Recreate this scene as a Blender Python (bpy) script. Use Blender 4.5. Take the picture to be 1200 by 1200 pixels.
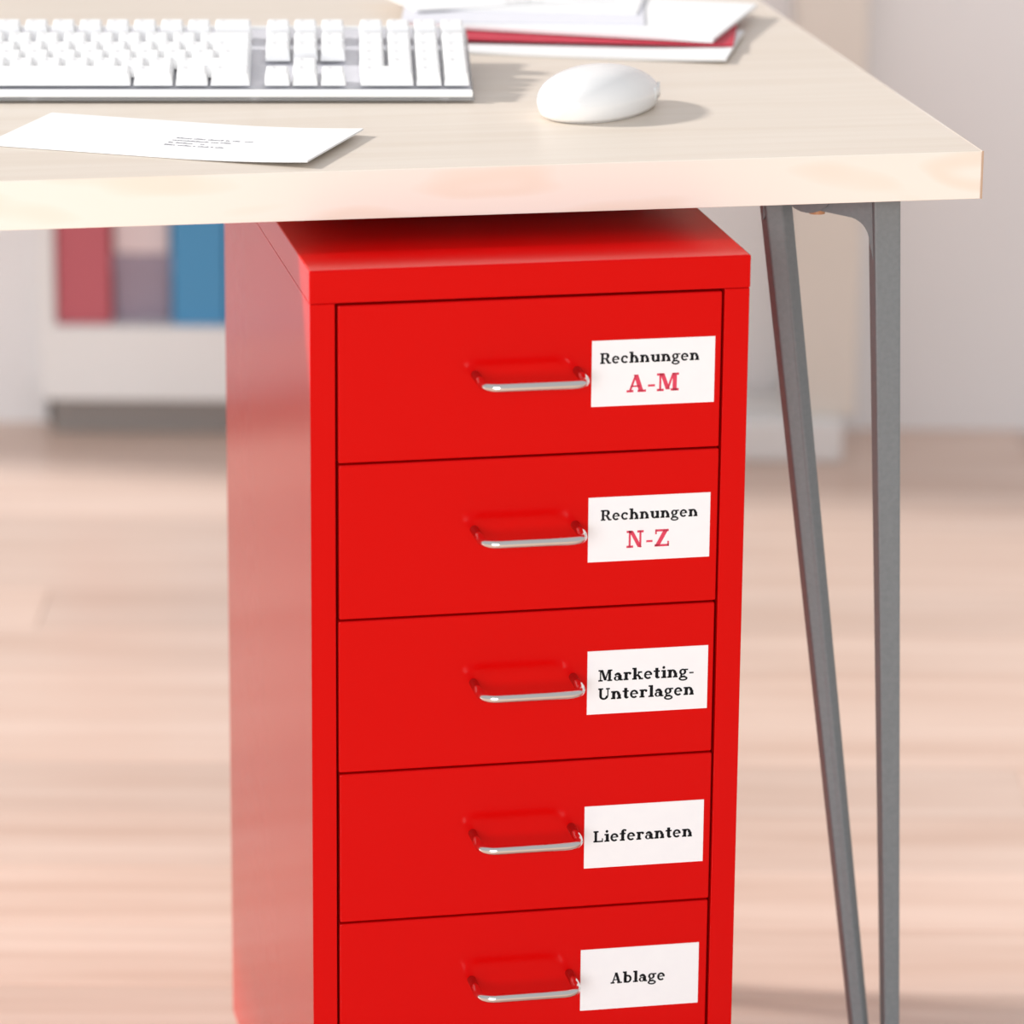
import bpy, bmesh, math, random
from mathutils import Vector, Matrix
random.seed(7)
for o in list(bpy.data.objects): bpy.data.objects.remove(o)
SC = bpy.context.scene
COL = SC.collection
# ------------------------------------------------------------------ camera
F_PX = 4897.6; PITCH = .2871; ROLL = .0088
CAM = Vector((.1259, -2.5027, 1.2758))
FWD = Vector((0, math.cos(PITCH), -math.sin(PITCH)))
_r = Vector((1, 0, 0)); _u = _r.cross(FWD)
RGT = _r*math.cos(ROLL) + _u*math.sin(ROLL)
UPV = _u*math.cos(ROLL) - _r*math.sin(ROLL)
cd = bpy.data.cameras.new('camera'); cam = bpy.data.objects.new('camera', cd); COL.objects.link(cam)
cd.sensor_width = 36; cd.sensor_fit = 'HORIZONTAL'; cd.lens = F_PX/1200*36
cd.clip_start = .05; cd.clip_end = 100
M = Matrix((RGT, UPV, -FWD)).transposed().to_4x4(); M.translation = CAM
cam.matrix_world = M
SC.camera = cam
cd.dof.use_dof = True; cd.dof.focus_distance = 2.70; cd.dof.aperture_fstop = 5.2

# ------------------------------------------------------------------ light
SC.view_settings.view_transform = 'Standard'; SC.view_settings.look = 'None'
SC.view_settings.gamma = 1; SC.view_settings.use_curve_mapping = False
SC.view_settings.exposure = 0.06
w = bpy.data.worlds.new('world'); SC.world = w; w.use_nodes = True
bg = w.node_tree.nodes['Background']
bg.inputs[0].default_value = (.96, .97, 1, 1); bg.inputs[1].default_value = .54

def lamp(name, typ, loc, target, energy, color=(1, 1, 1), **kw):
    l = bpy.data.lights.new(name, typ); l.energy = energy; l.color = color
    for k, v in kw.items(): setattr(l, k, v)
    o = bpy.data.objects.new(name, l); COL.objects.link(o)
    o.location = loc
    o.rotation_euler = (Vector(target)-Vector(loc)).to_track_quat('-Z', 'Y').to_euler()
    return o
# daylight from the left, as the shadows on the desk show
lamp('sun_offscreen', 'SUN', (-3, 1, 2), (-3+.843, 1-.12, 2-.47), 3.5, (1, .965, .93), angle=math.radians(5))
# softbox added out of view behind the camera: it lights the fronts of desk and cabinet
lamp('front_softbox_offscreen', 'AREA', (-.6, -4.45, 1.45), (-.6, 0, 1.2), 118, (.985, .995, 1), shape='RECTANGLE', size=2.4, size_y=1.7)

# ------------------------------------------------------------------ helpers
def ray(px, py): return FWD + RGT*((px-600)/F_PX) - UPV*((py-600)/F_PX)
def on_z(px, py, z):
    d = ray(px, py); return CAM + d*((z-CAM.z)/d.z)
def on_y(px, py, y):
    d = ray(px, py); return CAM + d*((y-CAM.y)/d.y)

def tag(o, label=None, cat=None, group=None, kind=None):
    if label: o['label'] = label
    if cat: o['category'] = cat
    if group: o['group'] = group
    if kind: o['kind'] = kind
    return o
def empty(name, loc=(0, 0, 0), rz=0, parent=None):
    o = bpy.data.objects.new(name, None); COL.objects.link(o)
    o.location = loc; o.rotation_euler = (0, 0, rz); o.empty_display_size = .05
    if parent: o.parent = parent
    return o
def obj(name, me, mat=None, parent=None, smooth=False):
    if isinstance(me, bmesh.types.BMesh):
        bm = me; me = bpy.data.meshes.new(name)
        bmesh.ops.recalc_face_normals(bm, faces=bm.faces)
        bm.to_mesh(me); bm.free()
    if mat: me.materials.clear(); me.materials.append(mat)
    if smooth:
        for p in me.polygons: p.use_smooth = True
    o = bpy.data.objects.new(name, me); COL.objects.link(o)
    if parent: o.parent = parent
    return o
def add_box(bm, x0, x1, y0, y1, z0, z1, bev=0, seg=2):
    r = bmesh.ops.create_cube(bm, size=1)
    bmesh.ops.transform(bm, verts=r['verts'], matrix=Matrix.Translation(((x0+x1)/2, (y0+y1)/2, (z0+z1)/2)) @ Matrix.Diagonal((x1-x0, y1-y0, z1-z0, 1)))
    if bev:
        es = {e for v in r['verts'] for e in v.link_edges}
        bmesh.ops.bevel(bm, geom=list(es), offset=bev, segments=seg, affect='EDGES', profile=.5)
    return bm
def box(name, x0, x1, y0, y1, z0, z1, mat, parent=None, bev=0, seg=2):
    return obj(name, add_box(bmesh.new(), x0, x1, y0, y1, z0, z1, bev, seg), mat, parent)
def add_hull(bm, lo, hi, bev=0):
    """prism between two rings of points"""
    a = [bm.verts.new(p) for p in lo]; b = [bm.verts.new(p) for p in hi]; n = len(a)
    fs = [bm.faces.new(a[::-1]), bm.faces.new(b)]
    for i in range(n): fs.append(bm.faces.new((a[i], a[(i+1) % n], b[(i+1) % n], b[i])))
    if bev:
        es = {e for f in fs for e in f.edges}
        bmesh.ops.bevel(bm, geom=list(es), offset=bev, segments=2, affect='EDGES', profile=.5)
    return bm
def tube(bm, pts, r, n=12, cap=True):
    pts = [Vector(p) for p in pts]; rings = []
    for i, p in enumerate(pts):
        t = (pts[min(i+1, len(pts)-1)]-pts[max(i-1, 0)]).normalized()
        a = t.cross(Vector((0, 0, 1)))
        if a.length < 1e-4: a = Vector((1, 0, 0))
        a.normalize(); b = t.cross(a)
        rings.append([bm.verts.new(p + a*math.cos(2*math.pi*k/n)*r + b*math.sin(2*math.pi*k/n)*r) for k in range(n)])
    for i in range(len(rings)-1):
        for k in range(n):
            bm.faces.new((rings[i][k], rings[i][(k+1) % n], rings[i+1][(k+1) % n], rings[i+1][k]))
    if cap: bm.faces.new(rings[0][::-1]); bm.faces.new(rings[-1])
    return bm
def disc(bm, c, r, z0, z1, n=24):
    lo = [(c[0]+r*math.cos(2*math.pi*k/n), c[1]+r*math.sin(2*math.pi*k/n), z0) for k in range(n)]
    return add_hull(bm, lo, [(x, y, z1) for x, y, _ in lo])

# ------------------------------------------------------------------ materials
def mat(name, col, rough=.5, metal=0, ior=1.5, spec=.5, trans=0, coat=0, coat_rough=.05):
    m = bpy.data.materials.new(name); m.use_nodes = True
    b = m.node_tree.nodes['Principled BSDF']
    b.inputs['Base Color'].default_value = (*col, 1); b.inputs['Roughness'].default_value = rough
    b.inputs['Metallic'].default_value = metal; b.inputs['IOR'].default_value = ior
    b.inputs['Specular IOR Level'].default_value = spec; b.inputs['Transmission Weight'].default_value = trans
    b.inputs['Coat Weight'].default_value = coat; b.inputs['Coat Roughness'].default_value = coat_rough
    return m
def nodes(m): return m.node_tree.nodes, m.node_tree.links, m.node_tree.nodes['Principled BSDF']
def mottled(name, c1, c2, scale, rough, bump=0, stretch=(1, 1, 1), detail=4, **kw):
    """procedural two-tone noise, stretched along the grain"""
    m = mat(name, c1, rough, **kw); N, L, b = nodes(m)
    tc = N.new('ShaderNodeTexCoord'); mp = N.new('ShaderNodeMapping'); mp.inputs['Scale'].default_value = stretch
    nz = N.new('ShaderNodeTexNoise'); nz.inputs['Scale'].default_value = scale; nz.inputs['Detail'].default_value = detail
    cr = N.new('ShaderNodeValToRGB'); cr.color_ramp.elements[0].color = (*c1, 1); cr.color_ramp.elements[1].color = (*c2, 1)
    cr.color_ramp.elements[0].position = .3; cr.color_ramp.elements[1].position = .7
    L.new(tc.outputs['Object'], mp.inputs['Vector']); L.new(mp.outputs['Vector'], nz.inputs['Vector'])
    L.new(nz.outputs['Fac'], cr.inputs['Fac']); L.new(cr.outputs['Color'], b.inputs['Base Color'])
    if bump:
        bp = N.new('ShaderNodeBump'); bp.inputs['Strength'].default_value = bump; bp.inputs['Distance'].default_value = .002
        L.new(nz.outputs['Fac'], bp.inputs['Height']); L.new(bp.outputs['Normal'], b.inputs['Normal'])
    return m
def plank_mat():
    m = mat('floor_beech', (.8, .6, .45), .32, spec=.4); N, L, b = nodes(m)
    tc = N.new('ShaderNodeTexCoord'); oi = N.new('ShaderNodeObjectInfo')
    mp = N.new('ShaderNodeMapping'); mp.inputs['Scale'].default_value = (.9, 16, 16)
    ad = N.new('ShaderNodeVectorMath'); ad.operation = 'ADD'
    sc = N.new('ShaderNodeVectorMath'); sc.operation = 'SCALE'; sc.inputs['Scale'].default_value = 37
    cb = N.new('ShaderNodeCombineXYZ')
    for k in range(3): L.new(oi.outputs['Random'], cb.inputs[k])
    L.new(cb.outputs[0], sc.inputs[0]); L.new(tc.outputs['Object'], ad.inputs[0]); L.new(sc.outputs[0], ad.inputs[1])
    L.new(ad.outputs[0], mp.inputs['Vector'])
    nz = N.new('ShaderNodeTexNoise'); nz.inputs['Scale'].default_value = 2.2; nz.inputs['Detail'].default_value = 5
    L.new(mp.outputs['Vector'], nz.inputs['Vector'])
    cr = N.new('ShaderNodeValToRGB'); cr.color_ramp.elements[0].position = .3; cr.color_ramp.elements[1].position = .72
    cr.color_ramp.elements[0].color = (.68, .485, .39, 1); cr.color_ramp.elements[1].color = (.83, .65, .555, 1)
    L.new(nz.outputs['Fac'], cr.inputs['Fac'])
    hs = N.new('ShaderNodeHueSaturation'); mr = N.new('ShaderNodeMapRange')
    mr.inputs['To Min'].default_value = .9; mr.inputs['To Max'].default_value = 1.08
    L.new(oi.outputs['Random'], mr.inputs['Value']); L.new(mr.outputs[0], hs.inputs['Value'])
    L.new(cr.outputs['Color'], hs.inputs['Color']); L.new(hs.outputs['Color'], b.inputs['Base Color'])
    return m
def birch_top():
    m = mottled('birch_top', (.72, .625, .525), (.775, .69, .60), 3.0, .38, stretch=(1.2, 22, 22), detail=6, spec=.4)
    return m
def birch_edge():
    """flat-sawn veneer on the edge: loops of darker grain"""
    m = mat('birch_edge', (.85, .7, .53), .45, spec=.35); N, L, b = nodes(m)
    tc = N.new('ShaderNodeTexCoord'); mp = N.new('ShaderNodeMapping'); mp.inputs['Scale'].default_value = (7, 7, 22)
    nz = N.new('ShaderNodeTexNoise'); nz.inputs['Scale'].default_value = .9; nz.inputs['Detail'].default_value = 1.5
    ml = N.new('ShaderNodeMath'); ml.operation = 'MULTIPLY'; ml.inputs[1].default_value = 26
    sn = N.new('ShaderNodeMath'); sn.operation = 'SINE'
    cr = N.new('ShaderNodeValToRGB'); cr.color_ramp.elements[0].color = (.885, .775, .66, 1); cr.color_ramp.elements[1].color = (.92, .845, .755, 1)
    cr.color_ramp.elements[0].position = 0; cr.color_ramp.elements[1].position = .55
    mr = N.new('ShaderNodeMapRange'); mr.inputs['From Min'].default_value = -1
    L.new(tc.outputs['Object'], mp.inputs[0]); L.new(mp.outputs[0], nz.inputs['Vector']); L.new(nz.outputs['Fac'], ml.inputs[0])
    L.new(ml.outputs[0], sn.inputs[0]); L.new(sn.outputs[0], mr.inputs['Value']); L.new(mr.outputs[0], cr.inputs['Fac'])
    L.new(cr.outputs['Color'], b.inputs['Base Color'])
    return m
def frost_mat():
    return mat('frosted_pane', (.80, .84, .90), .35)
def clear_mat():
    m = bpy.data.materials.new('clear_acrylic'); m.use_nodes = True; N = m.node_tree.nodes; L = m.node_tree.links
    N.remove(N['Principled BSDF'])
    t = N.new('ShaderNodeBsdfTransparent'); t.inputs[0].default_value = (.96, .95, .94, 1)
    g = N.new('ShaderNodeBsdfGlossy'); g.inputs['Roughness'].default_value = .08
    fz = N.new('ShaderNodeFresnel'); fz.inputs[0].default_value = 1.4
    df = N.new('ShaderNodeBsdfDiffuse'); df.inputs[0].default_value = (.9, .89, .88, 1); y = N.new('ShaderNodeMixShader'); y.inputs[0].default_value = .28
    L.new(t.outputs[0], y.inputs[1]); L.new(df.outputs[0], y.inputs[2])
    x = N.new('ShaderNodeMixShader'); L.new(fz.outputs[0], x.inputs[0]); L.new(y.outputs[0], x.inputs[1]); L.new(g.outputs[0], x.inputs[2])
    L.new(x.outputs[0], N['Material Output'].inputs[0]); return m
RED = mat('red_enamel', (.63, .0016, .0014), .15, ior=1.3, spec=.3)
CHROME = mat('chrome_wire', (.78, .76, .74), .14, metal=1)
PAPER = mottled('paper_white', (.91, .91, .915), (.93, .93, .93), 60, .75, spec=.2)
PAPER_BLUE = mottled('paper_cool', (.80, .80, .86), (.83, .83, .88), 60, .75, spec=.2)
LABEL = mottled('label_paper', (.86, .86, .88), (.88, .88, .895), 90, .6, spec=.3)
INK = mat('black_ink', (.006, .006, .008), .8, spec=.2); INK_RED = mat('red_ink', (.70, .045, .10), .7)
INK_SOFT = mat('faint_ink', (.30, .30, .34), .7); INK_GREY = mat('grey_ink', (.62, .62, .64), .7)
CARD_RED = mottled('red_card', (.56, .035, .065), (.62, .045, .08), 80, .6, spec=.3)
ALU = mottled('grey_cast_metal', (.18, .205, .215), (.205, .23, .24), 300, .45, bump=.08)
KEYW = mat('key_white', (.93, .93, .93), .45); ACRYL = clear_mat()
BASEG = mat('keyboard_base', (.66, .66, .71), .3); RIMW = mat('keyboard_rim', (.93, .93, .92), .25)
MOUSEW = mat('mouse_white', (.91, .905, .90), .22, coat=.6)
WALLM = mottled('wall_paint', (.90, .89, .895), (.92, .91, .915), 5, .8, bump=.02, spec=.2)
FLOORB = mat('subfloor', (.70, .5, .36), .6); PLANK = plank_mat()
WHITEB = mottled('white_board', (.86, .85, .84), (.88, .87, .86), 9, .45)
SHADEB = mat('plinth_shade', (.30, .275, .26), .6)  # shade under the sideboard's bottom board, put into the plinth colour
BIND_RED = mat('binder_red', (.55, .11, .14), .45); BIND_BLUE = mat('binder_blue', (.06, .30, .56), .45)
BOXM = mat('mauve_box', (.36, .29, .36), .6); PINK_LIT = mat('lit_panel_pink', (.82, .68, .68), .6); CREAM = mottled('cream_board', (.82, .76, .685), (.84, .78, .71), 6, .6)
RUBBER = mat('dark_rubber', (.03, .03, .035), .6); ORANGE = mat('orange_cap', (.55, .28, .14), .5)
FROST = frost_mat(); STEEL = mat('steel', (.6, .6, .6), .3, metal=1); GLASSM = mat('window_glass', (1, 1, 1), .0, trans=1, ior=1.02)

# ------------------------------------------------------------------ room shell
WALL_Y = 2.17; NICHE_Y = 2.44
fl = box('floor', -3.5, 3.5, -4.5, 2.6, -.06, -.012, FLOORB); tag(fl, 'light beech plank floor under the desk and along the white wall', kind='structure')
def plank_mesh(L, W): return add_box(bmesh.new(), 0, L, 0, W, -.012, 0, .0007, 1)
PW = .128; plank_cache = {}
row = 0; y = -.9
while y < 2.46:
    x = -2.6 - (row*.53) % 1.7
    while x < 2.7:
        Lp = [1.7, 1.4, 1.9][(row + int(x*3)) % 3]
        if Lp not in plank_cache:
            me = bpy.data.meshes.new('plank'); bm = plank_mesh(Lp-.0006, PW-.0006); bm.to_mesh(me); bm.free(); plank_cache[Lp] = me
        p = obj('plank', plank_cache[Lp], None, fl); 
        if not p.data.materials: p.data.materials.append(PLANK)
        p.location = (x, y, 0)
        x += Lp
    y += PW; row += 1
tag(box('wall_right', .16, 3.4, WALL_Y, WALL_Y+.5, -.01, 2.7, WALLM), 'pale pinkish white wall behind the desk leg', kind='structure')
tag(box('wall_left', -1.62, -.4125, WALL_Y, NICHE_Y+.12, -.01, 2.7, WALLM), 'white wall beside the sideboard niche', kind='structure')
wl = tag(box('wall_back', -.44, .17, NICHE_Y, NICHE_Y+.12, -.01, 2.7, WALLM), 'white wall recess behind the low sideboard', kind='structure')

# ------------------------------------------------------------------ sideboard with binders (far left)
SB0, SB1, SBY = -.412, .12, 2.10
sb = empty('sideboard', ((SB0+SB1)/2, SBY, 0)); o = -(SB0+SB1)/2
tag(sb, 'low white open sideboard with a recessed plinth coloured as shade against the wall', 'sideboard')
hw = (SB1-SB0)/2
box('plinth', -hw+.01, hw-.01, .03, .3, 0, .046, SHADEB, sb)
box('bottom_board', -hw, hw, 0, .32, .045, .132, WHITEB, sb, .002)
box('side_panel', -hw, -hw+.018, 0, .32, .13, .76, WHITEB, sb, .002)
box('side_panel', hw-.018, hw, 0, .32, .13, .76, WHITEB, sb, .002)
box('back_panel', -hw+.016, hw-.016, .31, .32, .13, .76, WHITEB, sb)
box('shelf', -hw+.016, hw-.016, .01, .31, .475, .495, WHITEB, sb, .001)
box('top_board', -hw-.004, hw+.004, -.004, .32, .758, .782, WHITEB, sb, .002)
def binder(x0, x1, m, label, h=.318, y0=SBY+.012, group=None):
    b = empty('ring_binder', ((x0+x1)/2, y0, .132)); tag(b, label, 'binder', group); ww = (x1-x0)/2 - .0005
    add = bmesh.new(); add_box(add, -ww, ww, 0, .003, 0, h, .001)
    add_box(add, -ww, -ww+.003, .002, .285, 0, h, .0008); add_box(add, ww-.003, ww, .002, .285, 0, h, .0008)
    obj('cover', add, m, b)
    box('paper_block', -ww+.004, ww-.004, .03, .275, .004, h-.015, PAPER, b)
    box('spine_label', -ww*.7, ww*.7, -.0006, .0004, h*.52, h*.88, LABEL, b)
binder(-.393, -.331, BIND_RED, 'red ring binder standing at the end of the white sideboard')
binder(-.262, -.200, BIND_BLUE, 'blue ring binder standing next to the low mauve grey box')
binder(-.199, -.137, BIND_BLUE, 'blue ring binder behind the red drawer cabinet, next to the other blue binder')
mb = empty('storage_box', (-.297, SBY+.03, .132)); tag(mb, 'low mauve grey box between red and blue binders on the sideboard', 'box')
box('body', -.032, .032, 0, .25, 0, .062, BOXM, mb, .001); box('lid', -.0335, .0335, -.0015, .2515, .055, .078, BOXM, mb, .001)

pk = empty('filler', (-.297, SBY+.028, .2105)); tag(pk, 'pale pink carton added for the lit back panel, on the low mauve grey box', 'filler')  # pale block added in place of the lit back panel above the mauve box
box('body', -.031, .031, 0, .22, 0, .105, PINK_LIT, pk, .001); box('lid', -.0325, .0325, -.0015, .2215, .095, .118, PINK_LIT, pk, .001)
# frosted floor-length window in the left wall, made up out of view to be mirrored in the red cabinet's side
wn = empty('added_window_1', (-1.06, WALL_Y-.001, 0)); tag(wn, 'added unseen tall frosted window in white frame beside the sideboard', kind='structure')
for k in range(2):
    x0 = -.44 + k*.445
    box('pane', x0+.02, x0+.415, -.012, -.008, .08, 2.2, FROST, wn)
for a in ((-.48, -.42), (-.03, .03), (.42, .48)): box('window_frame', a[0], a[1], -.035, 0, .03, 2.26, WHITEB, wn, .003)
for a in ((.03, .085), (2.195, 2.26)): box('window_rail', -.42, .42, -.033, 0, a[0], a[1], WHITEB, wn, .003)
# pale block by the right-hand wall
pb = empty('pedestal', (.462, 2.06, 0)); tag(pb, 'cream pedestal on a white base against the wall behind the desk legs', 'pedestal')
box('base', -.085, .035, -.04, .08, 0, .05, WHITEB, pb, .006)
box('column', -.028, .050, -.02, .08, .049, .86, CREAM, pb, .004)
box('top_plate', -.045, .07, -.03, .09, .858, .88, WHITEB, pb, .002)

# ------------------------------------------------------------------ desk
TC = Vector((.4291, .1586, 0)); TYAW = .1915; TOP = .7366; TT = .0316; TW = 1.6; TD = .72
desk = empty('desk', TC, TYAW)
tag(desk, 'pale birch desk on grey splayed metal legs, standing over the red cabinet', 'desk')
EB = .0012
tt = box('tabletop', -TW, -EB, EB, TD, TOP-TT, TOP, birch_top(), desk, .0008)
EDGE = birch_edge(); EDGE_END = mat('edge_end', (.55, .38, .27), .5)
box('edge_strip', -TW, -EB, 0, EB*1.15, TOP-TT, TOP-.0003, EDGE, tt, .0004)
box('edge_strip', -EB*1.05, 0, .0003, TD, TOP-TT, TOP-.0003, EDGE, tt, .0003)
box('corner_seam', -.0010, .0002, -.0002, .0006, TOP-TT, TOP-.0002, EDGE_END, tt)

def lerp(a, b, t): return a + (b-a)*t
def vleg(parent, name, sx, sy, ox, oy):
    """cast V leg: a webbed top bracket that carries two tapered struts meeting at the foot. local frame = right front leg"""
    UZ = TOP-TT
    def P(x, y, z): return (ox + sx*x, oy + sy*y, z)
    # bracket web between strut tops (profile in s,z, along direction from right strut to left strut)
    A = Vector((-.0615, .046)); B = Vector((-.1205, .089)); d = (B-A).normalized(); n = Vector((-d.y, d.x)) * -1
    Ls = (B-A).length
    prof = [(-.008, UZ), (-.008, UZ-.07), (-.0052, UZ-.07), (-.0035, UZ-.05), (-.0015, UZ-.0425)]
    R = .016; cx = R
    for k in range(9):
        a = math.pi - k*math.pi/2/8
        prof.append((cx + R*math.cos(a), UZ-.0375 + R*math.sin(a)))
    prof += [(.036, UZ-.0195), (Ls-.006, UZ-.0155), (Ls, UZ-.0255), (Ls+.003, UZ-.03), (Ls+.003, UZ)]
    bm = bmesh.new()
    f = [P(*(A + d*s - n*.0), z) for s, z in prof]; g = [P(*(A + d*s - n*-.009), z) for s, z in prof]
    add_hull(bm, f, g)
    br = obj(name, bm, ALU, parent)
    # right strut
    def ring(cx, cy, w, dp, z): return [P(cx-w/2, cy, z), P(cx+w/2, cy, z), P(cx+w/2, cy+dp, z), P(cx-w/2, cy+dp, z)]
    bm = bmesh.new(); add_hull(bm, ring(-.0227, .043, .0098, .013, .006), ring(-.0520, .040, .0184, .016, UZ), .0014)
    obj('strut', bm, ALU, br)
    def ring5(cx, cy, w, dp, z): return [P(cx-w/2, cy+.001, z), P(cx+w*.08, cy-.002, z), P(cx+w/2, cy+.003, z), P(cx+w/2, cy+dp, z), P(cx-w/2, cy+dp, z)]
    bm = bmesh.new(); add_hull(bm, ring5(-.0345, .049, .0112, .014, .006), ring5(-.1145, .088, .0195, .018, UZ-.002), .0012)
    obj('strut', bm, ALU, br)
    bm = bmesh.new(); disc(bm, P(-.029, .053, 0)[:2], .014, 0, .009, 20); obj('foot', bm, RUBBER, br)
    # rounded mounting boss with a screw underneath
    bm = bmesh.new(); c0 = A + d*.043; prf = []
    for k in range(15):
        a = math.pi*k/14; prf.append((.020*math.cos(a), UZ - .021*math.sin(a)))
    add_hull(bm, [P(*(c0+d*s + n*-.004), z) for s, z in prf], [P(*(c0+d*s + n*.012), z) for s, z in prf])
    obj('mounting_boss', bm, ALU, br)
    bm = bmesh.new(); c = P(*(c0 + d*-.004 + n*.004), 0); disc(bm, c[:2], .0055, UZ-.0222, UZ-.018, 16); obj('screw', bm, ORANGE, br)
    return br
vleg(desk, 'leg_frame', 1, 1, 0, 0)
vleg(desk, 'leg_frame', 1, -1, -.26, .50)
vleg(desk, 'leg_frame', -1, 1, -TW, 0)
vleg(desk, 'leg_frame', -1, -1, -TW+.26, .50)

# ------------------------------------------------------------------ serif lettering (flat print, cap height 1)
def g_rect(x0, x1, y0, y1): return [[(x0, y0), (x1, y0), (x1, y1), (x0, y1)]]
def g_diag(x0, y0, x1, y1, wd): return [[(x0-wd/2, y0), (x0+wd/2, y0), (x1+wd/2, y1), (x1-wd/2, y1)]]
def g_ring(cx, cy, rx, ry, tx, ty, a0=0, a1=360, n=20):
    out = []
    for i in range(n):
        a, b = math.radians(lerp(a0, a1, i/n)), math.radians(lerp(a0, a1, (i+1)/n))
        out.append([(cx+rx*math.cos(a), cy+ry*math.sin(a)), (cx+rx*math.cos(b), cy+ry*math.sin(b)),
                    (cx+(rx-tx)*math.cos(b), cy+(ry-ty)*math.sin(b)), (cx+(rx-tx)*math.cos(a), cy+(ry-ty)*math.sin(a))])
    return out
def g_dot(cx, cy, r): return [[(cx+r*math.cos(2*math.pi*k/12), cy+r*math.sin(2*math.pi*k/12)) for k in range(12)]]
XH = .70; ST = .27; TH = .155; SF = .13
def n_like(h):
    return (g_rect(.1, .1+ST, 0, h) + g_rect(0, .2, h-SF, h) + g_rect(0, .40, 0, SF) + g_ring(.46, .38, .335, .33, ST, .13, 0, 150)
            + g_rect(.59, .59+ST, 0, .4) + g_rect(.50, .90, 0, SF))
GL = {
 'R': (1.06, g_rect(.10, .33, 0, 1) + g_rect(0, .45, 0, SF) + g_rect(0, .6, 1-SF, 1) + g_rect(.3, .6, .44, .53) + g_ring(.58, .722, .29, .278, ST, SF, -90, 90)
       + g_diag(.83, .04, .56, .49, .25) + g_rect(.72, 1.04, 0, SF)),
 'e': (.80, g_ring(.37, .35, .36, .365, .19, TH, 0, 318, 26) + g_rect(.14, .70, .33, .415)),
 'c': (.76, g_ring(.38, .35, .37, .365, .2, TH, 42, 318, 22) + g_dot(.57, .53, .105)),
 'h': (.96, n_like(1.03)), 'n': (.96, n_like(XH)),
 'u': (.96, g_rect(.1, .1+ST, .3, XH) + g_rect(0, .2, XH-SF, XH) + g_ring(.43, .32, .33, .335, ST, .13, 180, 330) + g_rect(.59, .59+ST, 0, XH) + g_rect(.48, .7, XH-SF, XH) + g_rect(.7, .91, 0, SF)),
 'g': (.82, g_ring(.34, .45, .31, .27, .20, .12) + g_rect(.5, .80, .58, .70) + g_diag(.17, .06, .24, .24, .16) + g_ring(.38, -.12, .39, .205, .17, .125) + g_rect(.16, .55, .01, .12)),
 'a': (.80, g_rect(.42, .42+ST, .05, .48) + g_ring(.36, .46, .265, .245, ST, TH, 0, 165) + g_dot(.17, .52, .095) + g_ring(.29, .205, .275, .215, .18, .075) + g_rect(.5, .79, 0, SF)),
 'r': (.72, g_rect(.1, .1+ST, 0, XH) + g_rect(0, .2, XH-SF, XH) + g_rect(0, .44, 0, SF) + g_ring(.46, .38, .25, .33, .13, .14, 60, 165) + g_dot(.57, .58, .115)),
 'k': (.96, g_rect(.1, .1+ST, 0, 1.03) + g_rect(0, .2, 1.03-SF, 1.03) + g_rect(0, .40, 0, SF) + g_diag(.32, .28, .68, .65, .13) + g_diag(.75, .04, .46, .44, .23) + g_rect(.48, .85, XH-SF, XH) + g_rect(.56, .95, 0, SF)),
 't': (.60, g_rect(.14, .14+ST, .15, .92) + g_rect(0, .54, XH-SF, XH) + g_ring(.36, .21, .22, .22, .16, TH, 180, 335)),
 'i': (.50, g_rect(.14, .14+ST, 0, XH) + g_rect(.02, .24, XH-SF, XH) + g_rect(.02, .48, 0, SF) + g_dot(.235, .92, .125)),
 'l': (.50, g_rect(.14, .14+ST, 0, 1.03) + g_rect(.02, .24, 1.03-SF, 1.03) + g_rect(.02, .48, 0, SF)),
 'f': (.60, g_rect(.13, .13+ST, 0, .8) + g_rect(0, .52, XH-SF, XH) + g_rect(.02, .46, 0, SF) + g_ring(.38, .78, .25, .25, ST, TH, 60, 180) + g_dot(.50, .92, .095)),
 'b': (.90, g_rect(.1, .1+ST, 0, 1.03) + g_rect(0, .2, 1.03-SF, 1.03) + g_ring(.46, .35, .37, .365, .195, TH)),
 'L': (.92, g_rect(.10, .33, 0, 1) + g_rect(0, .46, 1-SF, 1) + g_rect(0, .85, 0, SF) + g_rect(.76, .86, 0, .33)),
 'U': (1.08, g_rect(.10, .33, .32, 1) + g_rect(0, .44, 1-SF, 1) + g_ring(.5, .34, .40, .355, .22, TH, 180, 360) + g_rect(.795, .9, .32, 1) + g_rect(.68, 1.02, 1-SF, 1)),
 'A': (1.08, g_diag(.17, .04, .50, .98, .12) + g_diag(.80, .04, .50, .98, .25) + g_rect(.24, .72, .29, .38) + g_rect(.0, .37, 0, SF) + g_rect(.60, 1.06, 0, SF)),
 'M': (1.28, g_rect(.13, .24, 0, 1) + g_rect(0, .38, 0, SF) + g_rect(0, .36, 1-SF, 1) + g_diag(.61, .08, .29, .99, .23) + g_diag(.59, .08, .89, .99, .12) + g_rect(.86, 1.09, 0, 1) + g_rect(.76, 1.2, 0, SF) + g_rect(.86, 1.2, 1-SF, 1)),
 'N': (1.10, g_rect(.13, .25, 0, 1) + g_rect(0, .4, 0, SF) + g_rect(0, .34, 1-SF, 1) + g_diag(.80, .02, .27, .98, .24) + g_rect(.77, .89, 0, 1) + g_rect(.64, 1.02, 1-SF, 1)),
 'Z': (.96, g_rect(.05, .86, 1-SF, 1) + g_rect(.02, .88, 0, SF) + g_diag(.17, .03, .70, .97, .28) + g_rect(.05, .145, .72, 1) + g_rect(.79, .89, 0, .3)),
 '-': (.48, g_rect(.04, .42, .28, .40)),
}
def text_width(s, gap=.045): return sum(GL[c][0]+gap for c in s) - gap
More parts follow.
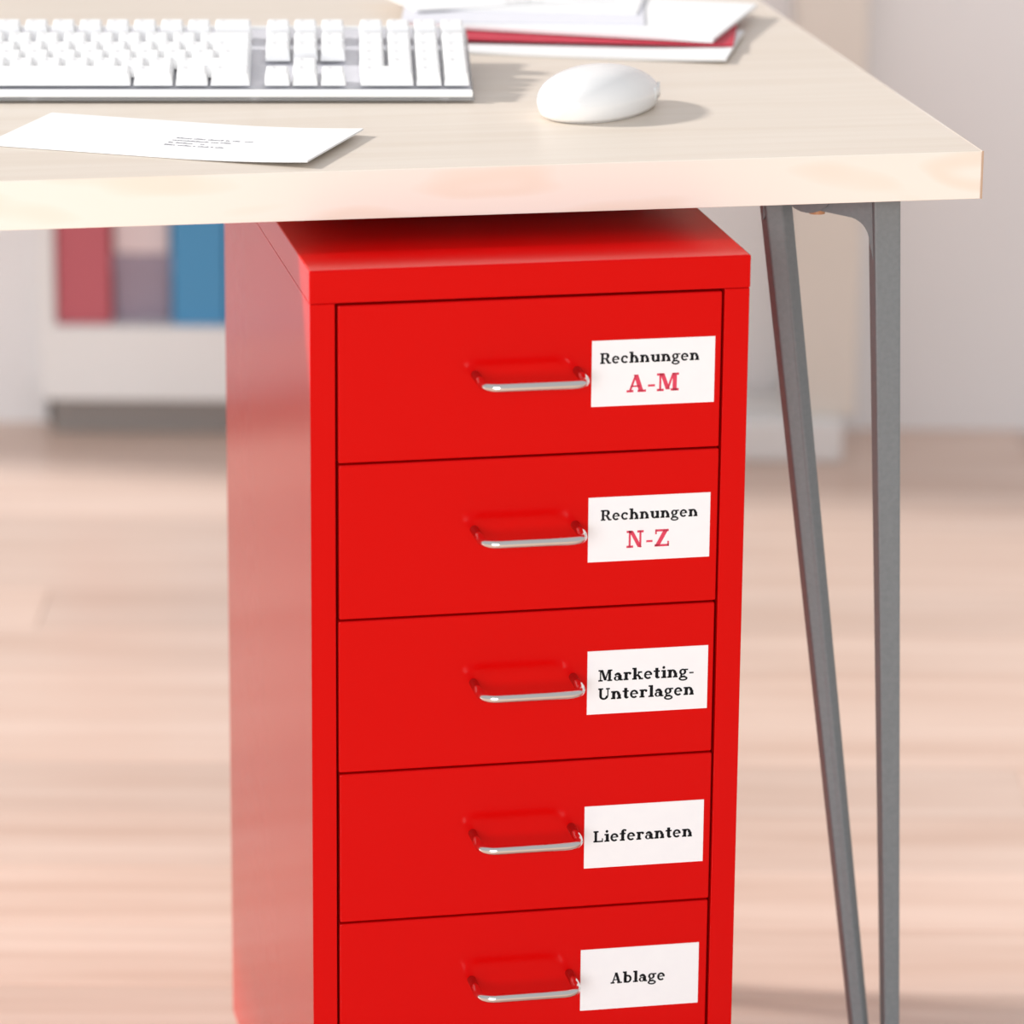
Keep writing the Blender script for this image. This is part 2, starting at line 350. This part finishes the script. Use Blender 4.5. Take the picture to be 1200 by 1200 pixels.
def lettering(s, x0, x1, zb, cap, y, m, parent, dz=0):
    """flat serif print on the drawer plane, spanning x0..x1 with baseline zb"""
    bm = bmesh.new(); k = (x1-x0)/text_width(s); x = x0
    for c in s:
        adv, polys = GL[c]
        for pl in polys:
            try: bm.faces.new([bm.verts.new((x + px*k, y, zb + py*cap)) for px, py in pl])
            except ValueError: pass
        x += (adv+.045)*k
    for f in bm.faces:
        if f.normal.y > 0: f.normal_flip()
    return obj('lettering', bm, m, parent)

# ------------------------------------------------------------------ red drawer cabinet
CYAW = .1995; CW = .28; CDp = .4064; CT = .69; CB = CT-.6619
cab = empty('drawer_cabinet', (0, 0, 0), CYAW)
tag(cab, 'tall narrow glossy red metal drawer cabinet under the desk', 'cabinet')
capb = CT-.0214; i = .0003
bm = bmesh.new()
add_box(bm, i, .0160, 0, CDp-.001, CB, capb, .0006); add_box(bm, CW-.0165, CW-i, 0, CDp-.001, CB, capb, .0006)
add_box(bm, .0155, CW-.016, CDp-.004, CDp-.001, CB, capb); add_box(bm, .0155, CW-.016, .002, CDp-.003, CB, CB+.003)
add_box(bm, .0155, CW-.016, .0002, .012, CB, CT-.6372, .0005)
obj('body', bm, RED, cab)
box('top_panel', 0, CW, -.0004, CDp, capb+.0002, CT, RED, cab, .0010)
dark = bmesh.new(); add_box(dark, .0155, CW-.016, .016, .020, CB+.004, capb-.001); obj('inner_frame', dark, RED, cab)
PITCH_D = .10237; Z0 = CT-.0221
HX0, HX1, HD = .1042, .1692, .033
LAB = [(-.0515, .1785, 'A'), (-.1537, .1777, 'B'), (-.2561, .1785, 'C'), (-.3617, .1780, 'D'), (-.4614, .1768, 'E'), None]
TXT = {0: [('Rechnungen', .0053, .0695, -.0150, .0070, INK), ('A-M', .0226, .0572, -.0342, .0116, INK_RED)],
       1: [('Rechnungen', .0080, .0715, -.0154, .0070, INK), ('N-Z', .0250, .0535, -.0343, .0114, INK_RED)],
       2: [('Marketing-', .0072, .0704, -.0206, .0078, INK), ('Unterlagen', .0072, .0708, -.0330, .0078, INK)],
       3: [('Lieferanten', .0060, .0722, -.0250, .0078, INK)],
       4: [('Ablage', .0202, .0572, -.0250, .0078, INK)]}
DOWN = [0, 0, .0002, -.0002, .0001, 0]
for k in range(6):
    zt = Z0 - k*PITCH_D - .0007; zb = Z0 - (k+1)*PITCH_D + .0006
    bm = bmesh.new()
    xl, xr = .0176, CW-.0181
    off = [.0001, .0003, -.0002, .0002, -.0001, 0][k]
    add_box(bm, xl+off, xr+off, -.0002, .012, zb, zt, .0011, 3)
    add_box(bm, xl+.006, xr-.006, .021, CDp-.03, zb+.008, zb+.010)         # tray floor
    add_box(bm, xl+.006, xl+.008, .021, CDp-.03, zb+.008, zt-.02); add_box(bm, xr-.008, xr-.006, .021, CDp-.03, zb+.008, zt-.02)
    add_box(bm, xl+.006, xr-.006, CDp-.032, CDp-.03, zb+.008, zt-.02); add_box(bm, xl+.02, xr-.02, .011, .022, zb+.02, zt-.02)
    dr = obj('drawer', bm, RED, cab)
    hz = CT - [.0702, .1710, .2727, .3750, .4768, .579][k]
    pts = [(HX0, .001, hz), (HX0, -HD+.011, hz)]
    for q in range(7):
        a = math.pi + q*math.pi/2/6; pts.append((HX0+.010+.010*math.cos(a), -HD+.010+.010*math.sin(a), hz-.0004))
    for q in range(7):
        a = -math.pi/2 + q*math.pi/2/6; pts.append((HX1-.010+.010*math.cos(a), -HD+.010+.010*math.sin(a), hz-.0004))
    pts += [(HX1, -HD+.011, hz), (HX1, .001, hz)]
    h = obj('handle', tube(bmesh.new(), pts, .0028, 16), CHROME, dr, True); h['label'] = 'chrome wire pull handle'
    if LAB[k]:
        lz = CT + LAB[k][0]; lx = LAB[k][1]
        lc = box('label_card', lx, lx+.0793, -.0007, -.0001, lz-.0427, lz, LABEL, dr); lc['label'] = 'white paper label stuck on the red drawer front'
        for s, x0, x1, b0, cp, m in TXT[k]:
            lt = lettering(s, lx+x0, lx+x1, lz+b0, cp, -.00085, m, dr)
            lt['label'] = ('pink red serif print' if m is INK_RED else 'black serif print') + ' reading ' + s
for cx in (.03, CW-.03):
    for cy in (.04, CDp-.04):
        bm = bmesh.new()
        lo = [(cx-.008, cy + .012*math.cos(2*math.pi*q/20), .0135 + .012*math.sin(2*math.pi*q/20)-.0015) for q in range(20)]
        add_hull(bm, lo, [(cx+.008, b, c) for _, b, c in lo])
        ca = obj('caster', bm, RUBBER, cab)
        box('fork', cx-.011, cx+.011, cy-.006, cy+.006, .020, CB+.001, STEEL, ca, .001)

# ------------------------------------------------------------------ keyboard
KO = on_z(556, 121, TOP); KYAW = .047
kb = empty('keyboard', (KO.x, KO.y, TOP), KYAW)
tag(kb, 'white computer keyboard with tall keys in a clear acrylic tray on the desk', 'keyboard')
U = .01905; KWID = .452; KDEP = .158; SL = .115
def wedge(x0, x1, y0, y1, z0, z1, f0=0, f1=SL, bev=.0):
    lo = [(x0, y0, z0+f0*y0), (x1, y0, z0+f0*y0), (x1, y1, z0+f0*y1), (x0, y1, z0+f0*y1)]
    hi = [(x0, y0, z1+f1*y0), (x1, y0, z1+f1*y0), (x1, y1, z1+f1*y1), (x0, y1, z1+f1*y1)]
    return add_hull(bmesh.new(), lo, hi, bev)
obj('acrylic_tray', wedge(-KWID, 0, 0, KDEP, .0012, .0040, SL*.95, SL, .0009), ACRYL, kb)
bm = wedge(-KWID+.002, -.002, .006, KDEP-.006, .0039, .0070, SL, SL)
obj('base_plate', bm, BASEG, kb)
bm = bmesh.new()
for (x0, x1, y0, y1) in ((-KWID+.001, -.001, .0004, .0052), (-KWID+.001, -.001, KDEP-.0055, KDEP-.0012)):
    lo = [(x0, y0, .0038+SL*y0), (x1, y0, .0038+SL*y0), (x1, y1, .0038+SL*y1), (x0, y1, .0038+SL*y1)]
    add_hull(bm, lo, [(a, b, c+.0044) for a, b, c in lo], .0008)
obj('rim', bm, RIMW, kb)
for fx in (-.02, -.15, -.30, -KWID+.02):
    bm = bmesh.new(); disc(bm, (fx, .012), .004, 0, .004, 14); obj('rubber_foot', bm, BASEG, kb)
bm = bmesh.new(); add_box(bm, -KWID+.03, -.03, KDEP-.018, KDEP-.008, 0, .0012+SL*.95*(KDEP-.018)+.0006, .001); obj('stand_bar', bm, ACRYL, kb)
key_cache = {}
def key_mesh(wu, du, hh):
    kk = (wu, du, hh)
    if kk in key_cache: return key_cache[kk]
    w_, d_ = wu*U-.0012, du*U-.0012; bm = bmesh.new()
    lo = [(-w_/2, -d_/2, 0), (w_/2, -d_/2, 0), (w_/2, d_/2, 0), (-w_/2, d_/2, 0)]
    tx, tf, tb = .0017, .0016, .0010
    hi = [(-w_/2+tx, -d_/2+tf, hh), (w_/2-tx, -d_/2+tf, hh), (w_/2-tx, d_/2-tb, hh+.0008), (-w_/2+tx, d_/2-tb, hh+.0008)]
    add_hull(bm, lo, hi, .0011)
    me = bpy.data.meshes.new('key'); bmesh.ops.recalc_face_normals(bm, faces=bm.faces); bm.to_mesh(me); bm.free(); me.materials.append(KEYW)
    key_cache[kk] = me; return me
lgm = bpy.data.meshes.new('legend'); bm = bmesh.new()
for (a, b, c, d) in ((-.0036, -.0012, .0022, .0034), (-.0034, -.0018, .0006, .0012)):
    bm.faces.new([bm.verts.new(p) for p in ((a, c, 0), (b, c, 0), (b, d, 0), (a, d, 0))])
bm.to_mesh(lgm); bm.free(); lgm.materials.append(INK_GREY)
XR = -.0022                                                       # right side of the number pad
X0 = XR - 22.85*U
def key(xu, row, wu=1, du=1):
    y = .0085 + (row + du/2)*U + (.009 if row == 5 else 0); hh = .0090 + (.0010 if row >= 4 else 0) + (.0012 if row == 5 else 0)
    o = obj('key', key_mesh(wu, du, hh), None, kb); x = X0 + (xu+wu/2)*U
    o.location = (x, y, .0088 + SL*y); o.rotation_euler = (math.atan(SL), 0, 0)
    g = obj('legend', lgm, None, o); g.location = (-(wu-1)*U/2, (du-1)*U/2, hh+.00095); g.rotation_euler = (.05, 0, 0)
def rowkeys(row, x, ws):
    for q in ws: key(x, row, q); x += q
rowkeys(5, 0, [1.5]+[1]*12+[1.5]); rowkeys(4, 0, [1]*13+[2]); rowkeys(3, 0, [1.5]+[1]*12)
key(13.5, 3, 1.5); rowkeys(2, 0, [1.75]+[1]*12+[1.25]); rowkeys(1, 0, [1.25]+[1]*11+[2.75]); rowkeys(0, 0, [1.5, 1.25, 1.5, 6.5, 1.5, 1.25, 1.5])
for r in (5, 4, 3): rowkeys(r, 15.425, [1]*3)
key(16.425, 1); rowkeys(0, 15.425, [1]*3); key(15.425, 1) if False else None
for r in (5, 4, 3, 2): rowkeys(r, 18.85, [1]*4)
rowkeys(1, 18.85, [1]*3); key(18.85, 0, 2); key(20.85, 0); key(21.85, 0, 1, 2)

# ------------------------------------------------------------------ mouse
MA, MB_ = .0555, .0315; MYAW = math.radians(52)
mc = on_z(705, 131, TOP)
ms = empty('computer_mouse', (mc.x, mc.y, TOP), MYAW); tag(ms, 'glossy white rounded computer mouse on the desk beside the keyboard', 'mouse')
bm = bmesh.new(); NR, NA = 22, 48; rings = []
def plan(a): return MA*math.cos(a), MB_*math.sin(a)*(1-.17*math.cos(a))
prof = [(.90, .0008), (.955, .0034), (.985, .0075), (1.0, .0110)]
for q in range(1, 19):
    t = q/18*math.pi/2; prof.append((math.cos(t)**.82, .0110+.0215*math.sin(t)))
for rr, zz in prof[:-1]:
    ring = []
    for k in range(NA):
        a = 2*math.pi*k/NA; x, y = plan(a)
        tip = 1 - .16*(rr*math.cos(a)+.25)*abs(rr*math.cos(a)+.25) if zz > .011 else 1
        ring.append(bm.verts.new((x*rr, y*rr, zz*tip)))
    rings.append(ring)
top = bm.verts.new((0, 0, prof[-1][1]))
for a_, b_ in zip(rings, rings[1:]):
    for k in range(NA): bm.faces.new((a_[k], a_[(k+1) % NA], b_[(k+1) % NA], b_[k]))
for k in range(NA): bm.faces.new((rings[-1][k], rings[-1][(k+1) % NA], top))
bm.faces.new(rings[0][::-1])
obj('shell', bm, MOUSEW, ms, True)
bm = bmesh.new(); lo = [(plan(2*math.pi*k/40)[0]*.93, plan(2*math.pi*k/40)[1]*.93, .0006) for k in range(40)]
add_hull(bm, [(x*.93, y*.93, .0002) for x, y, _ in lo], [(x*.95, y*.95, .003) for x, y, _ in lo]); obj('base', bm, RIMW, ms)
for s in (-1, 1):
    bm = bmesh.new()
    a0, a1 = math.radians(30), math.radians(62); lo = []; hi = []
    for q in range(9):
        x, y = plan(s*lerp(a0, a1, q/8)); lo.append((x*1.008, y*1.008, .0075)); hi.append((x*.992, y*.992, .0155))
    va = [bm.verts.new(p) for p in lo]; vb = [bm.verts.new(p) for p in hi]; vc = [bm.verts.new((p[0]*.95, p[1]*.95, p[2])) for p in lo]; vd = [bm.verts.new((p[0]*.95, p[1]*.95, p[2])) for p in hi]
    for q in range(8):
        for A_, B_ in ((va, vb), (vb, vd), (vd, vc), (vc, va)): bm.faces.new((A_[q], A_[q+1], B_[q+1], B_[q]))
    for q in (0, 8): bm.faces.new((va[q], vb[q], vd[q], vc[q]))
    obj('side_grip', bm, RIMW, ms, True)

# ------------------------------------------------------------------ envelopes
def sheet(name, corner, along, length, depth, z, th, m, label, cat, group=None, lift=None, nx=24, ny=10):
    """thin paper body: front-right corner, unit direction of the front edge (towards its left end); lift(u,v) bends it"""
    a = along.normalized(); n = Vector((a.y, -a.x, 0))
    if n.y < 0: n = -n
    e = empty(name, (corner.x, corner.y, z)); tag(e, label, cat, group)
    e.rotation_euler = (0, 0, math.atan2(-a.y, -a.x))
    bm = bmesh.new(); g = []
    for s in (0, 1):
        lay = []
        for q in range(nx+1):
            lay.append([bm.verts.new((-length*(1-q/nx), depth*r/ny, s*th + (lift(1-q/nx, r/ny) if lift else 0))) for r in range(ny+1)])
        g.append(lay)
    for q in range(nx):
        for r in range(ny):
            bm.faces.new((g[1][q][r], g[1][q+1][r], g[1][q+1][r+1], g[1][q][r+1])); bm.faces.new((g[0][q][r], g[0][q][r+1], g[0][q+1][r+1], g[0][q+1][r]))
    for q in range(nx):
        for r in (0, ny): bm.faces.new((g[0][q][r], g[0][q+1][r], g[1][q+1][r], g[1][q][r]))
    for r in range(ny):
        for q in (0, nx): bm.faces.new((g[0][q][r], g[0][q][r+1], g[1][q][r+1], g[1][q][r]))
    obj('body', bm, m, e)
    return e
def marks(parent, lines, z, m):
    """tiny lines of print, too small to read"""
    bm = bmesh.new()
    for x0, x1, y, h in lines:
        x = x0
        while x < x1:
            wd = random.uniform(.0006, .0015)
            if random.random() < .84:
                hh = h*random.choice((.65, .65, 1)); bm.faces.new([bm.verts.new(p) for p in ((x, y, z(x)), (x+wd, y, z(x+wd)), (x+wd, y+hh, z(x+wd)), (x, y+hh, z(x)))])
            x += wd + .0005
    obj('address_print', bm, m, parent)
fr = on_z(360, 192, TOP+.003); fl_ = on_z(-30, 168, TOP+.001)
env_lift = lambda u, v: .0036*max(0, 1-u/.45)**2
en = sheet('envelope', fr, fl_-fr, .220, .110, TOP+.0003, .0012, PAPER, 'white addressed envelope lying in front of the keyboard', 'envelope', None, env_lift)
marks(en, [(-.110, -.058, .0560, .0030), (-.110, -.070, .0485, .0030), (-.110, -.084, .0410, .0030), (-.110, -.070, .0335, .0030)], lambda x: .00135 + env_lift(-x/.22, 0), INK_SOFT)
def stack(name, FR, LEFT, length, depth, z, th, m, label, cat, lift=None):
    zz = TOP+z+th+(lift(0, 0) if lift else 0); c = on_z(*FR, zz); l = on_z(*LEFT, zz)
    return sheet(name, c, l-c, length, depth, TOP+z, th, m, label, cat, None, lift)
cl = lambda h: (lambda u, v: h*max(0, 1-u/.35)**2)
stack('envelope', (851, 68), (555, 57), .229, .118, .0003, .0022, PAPER, 'white envelope at the bottom of the stack, under the red folder', 'envelope', cl(.002))
stack('folder', (859, 52), (556, 45), .240, .170, .0050, .0016, CARD_RED, 'dark red card folder lying in the stack of envelopes', 'folder')
stack('card', (765, 44), (679, 40), .053, .150, .0067, .0009, PAPER, 'small white card showing under the large envelope on the red folder', 'card')
stack('envelope', (835, 46), (555, 31), .229, .162, .0077, .0026, PAPER, 'large white envelope lying askew on the red folder', 'envelope')
stack('envelope', (755, 28), (500, 25), .180, .110, .0104, .0012, PAPER_BLUE, 'cool white envelope on the large white envelope', 'envelope')
stack('envelope', (746, 16), (505, 10), .160, .110, .0117, .0012, PAPER, 'small white envelope second from the top of the stack', 'envelope')
e6 = stack('envelope', (720, -1), (555, 8), .160, .110, .0130, .0012, PAPER, 'white addressed envelope on top of the stack', 'envelope')
marks(e6, [(-.085, -.055, .006, .003), (-.085, -.062, .011, .003)], lambda x: .0013, INK)
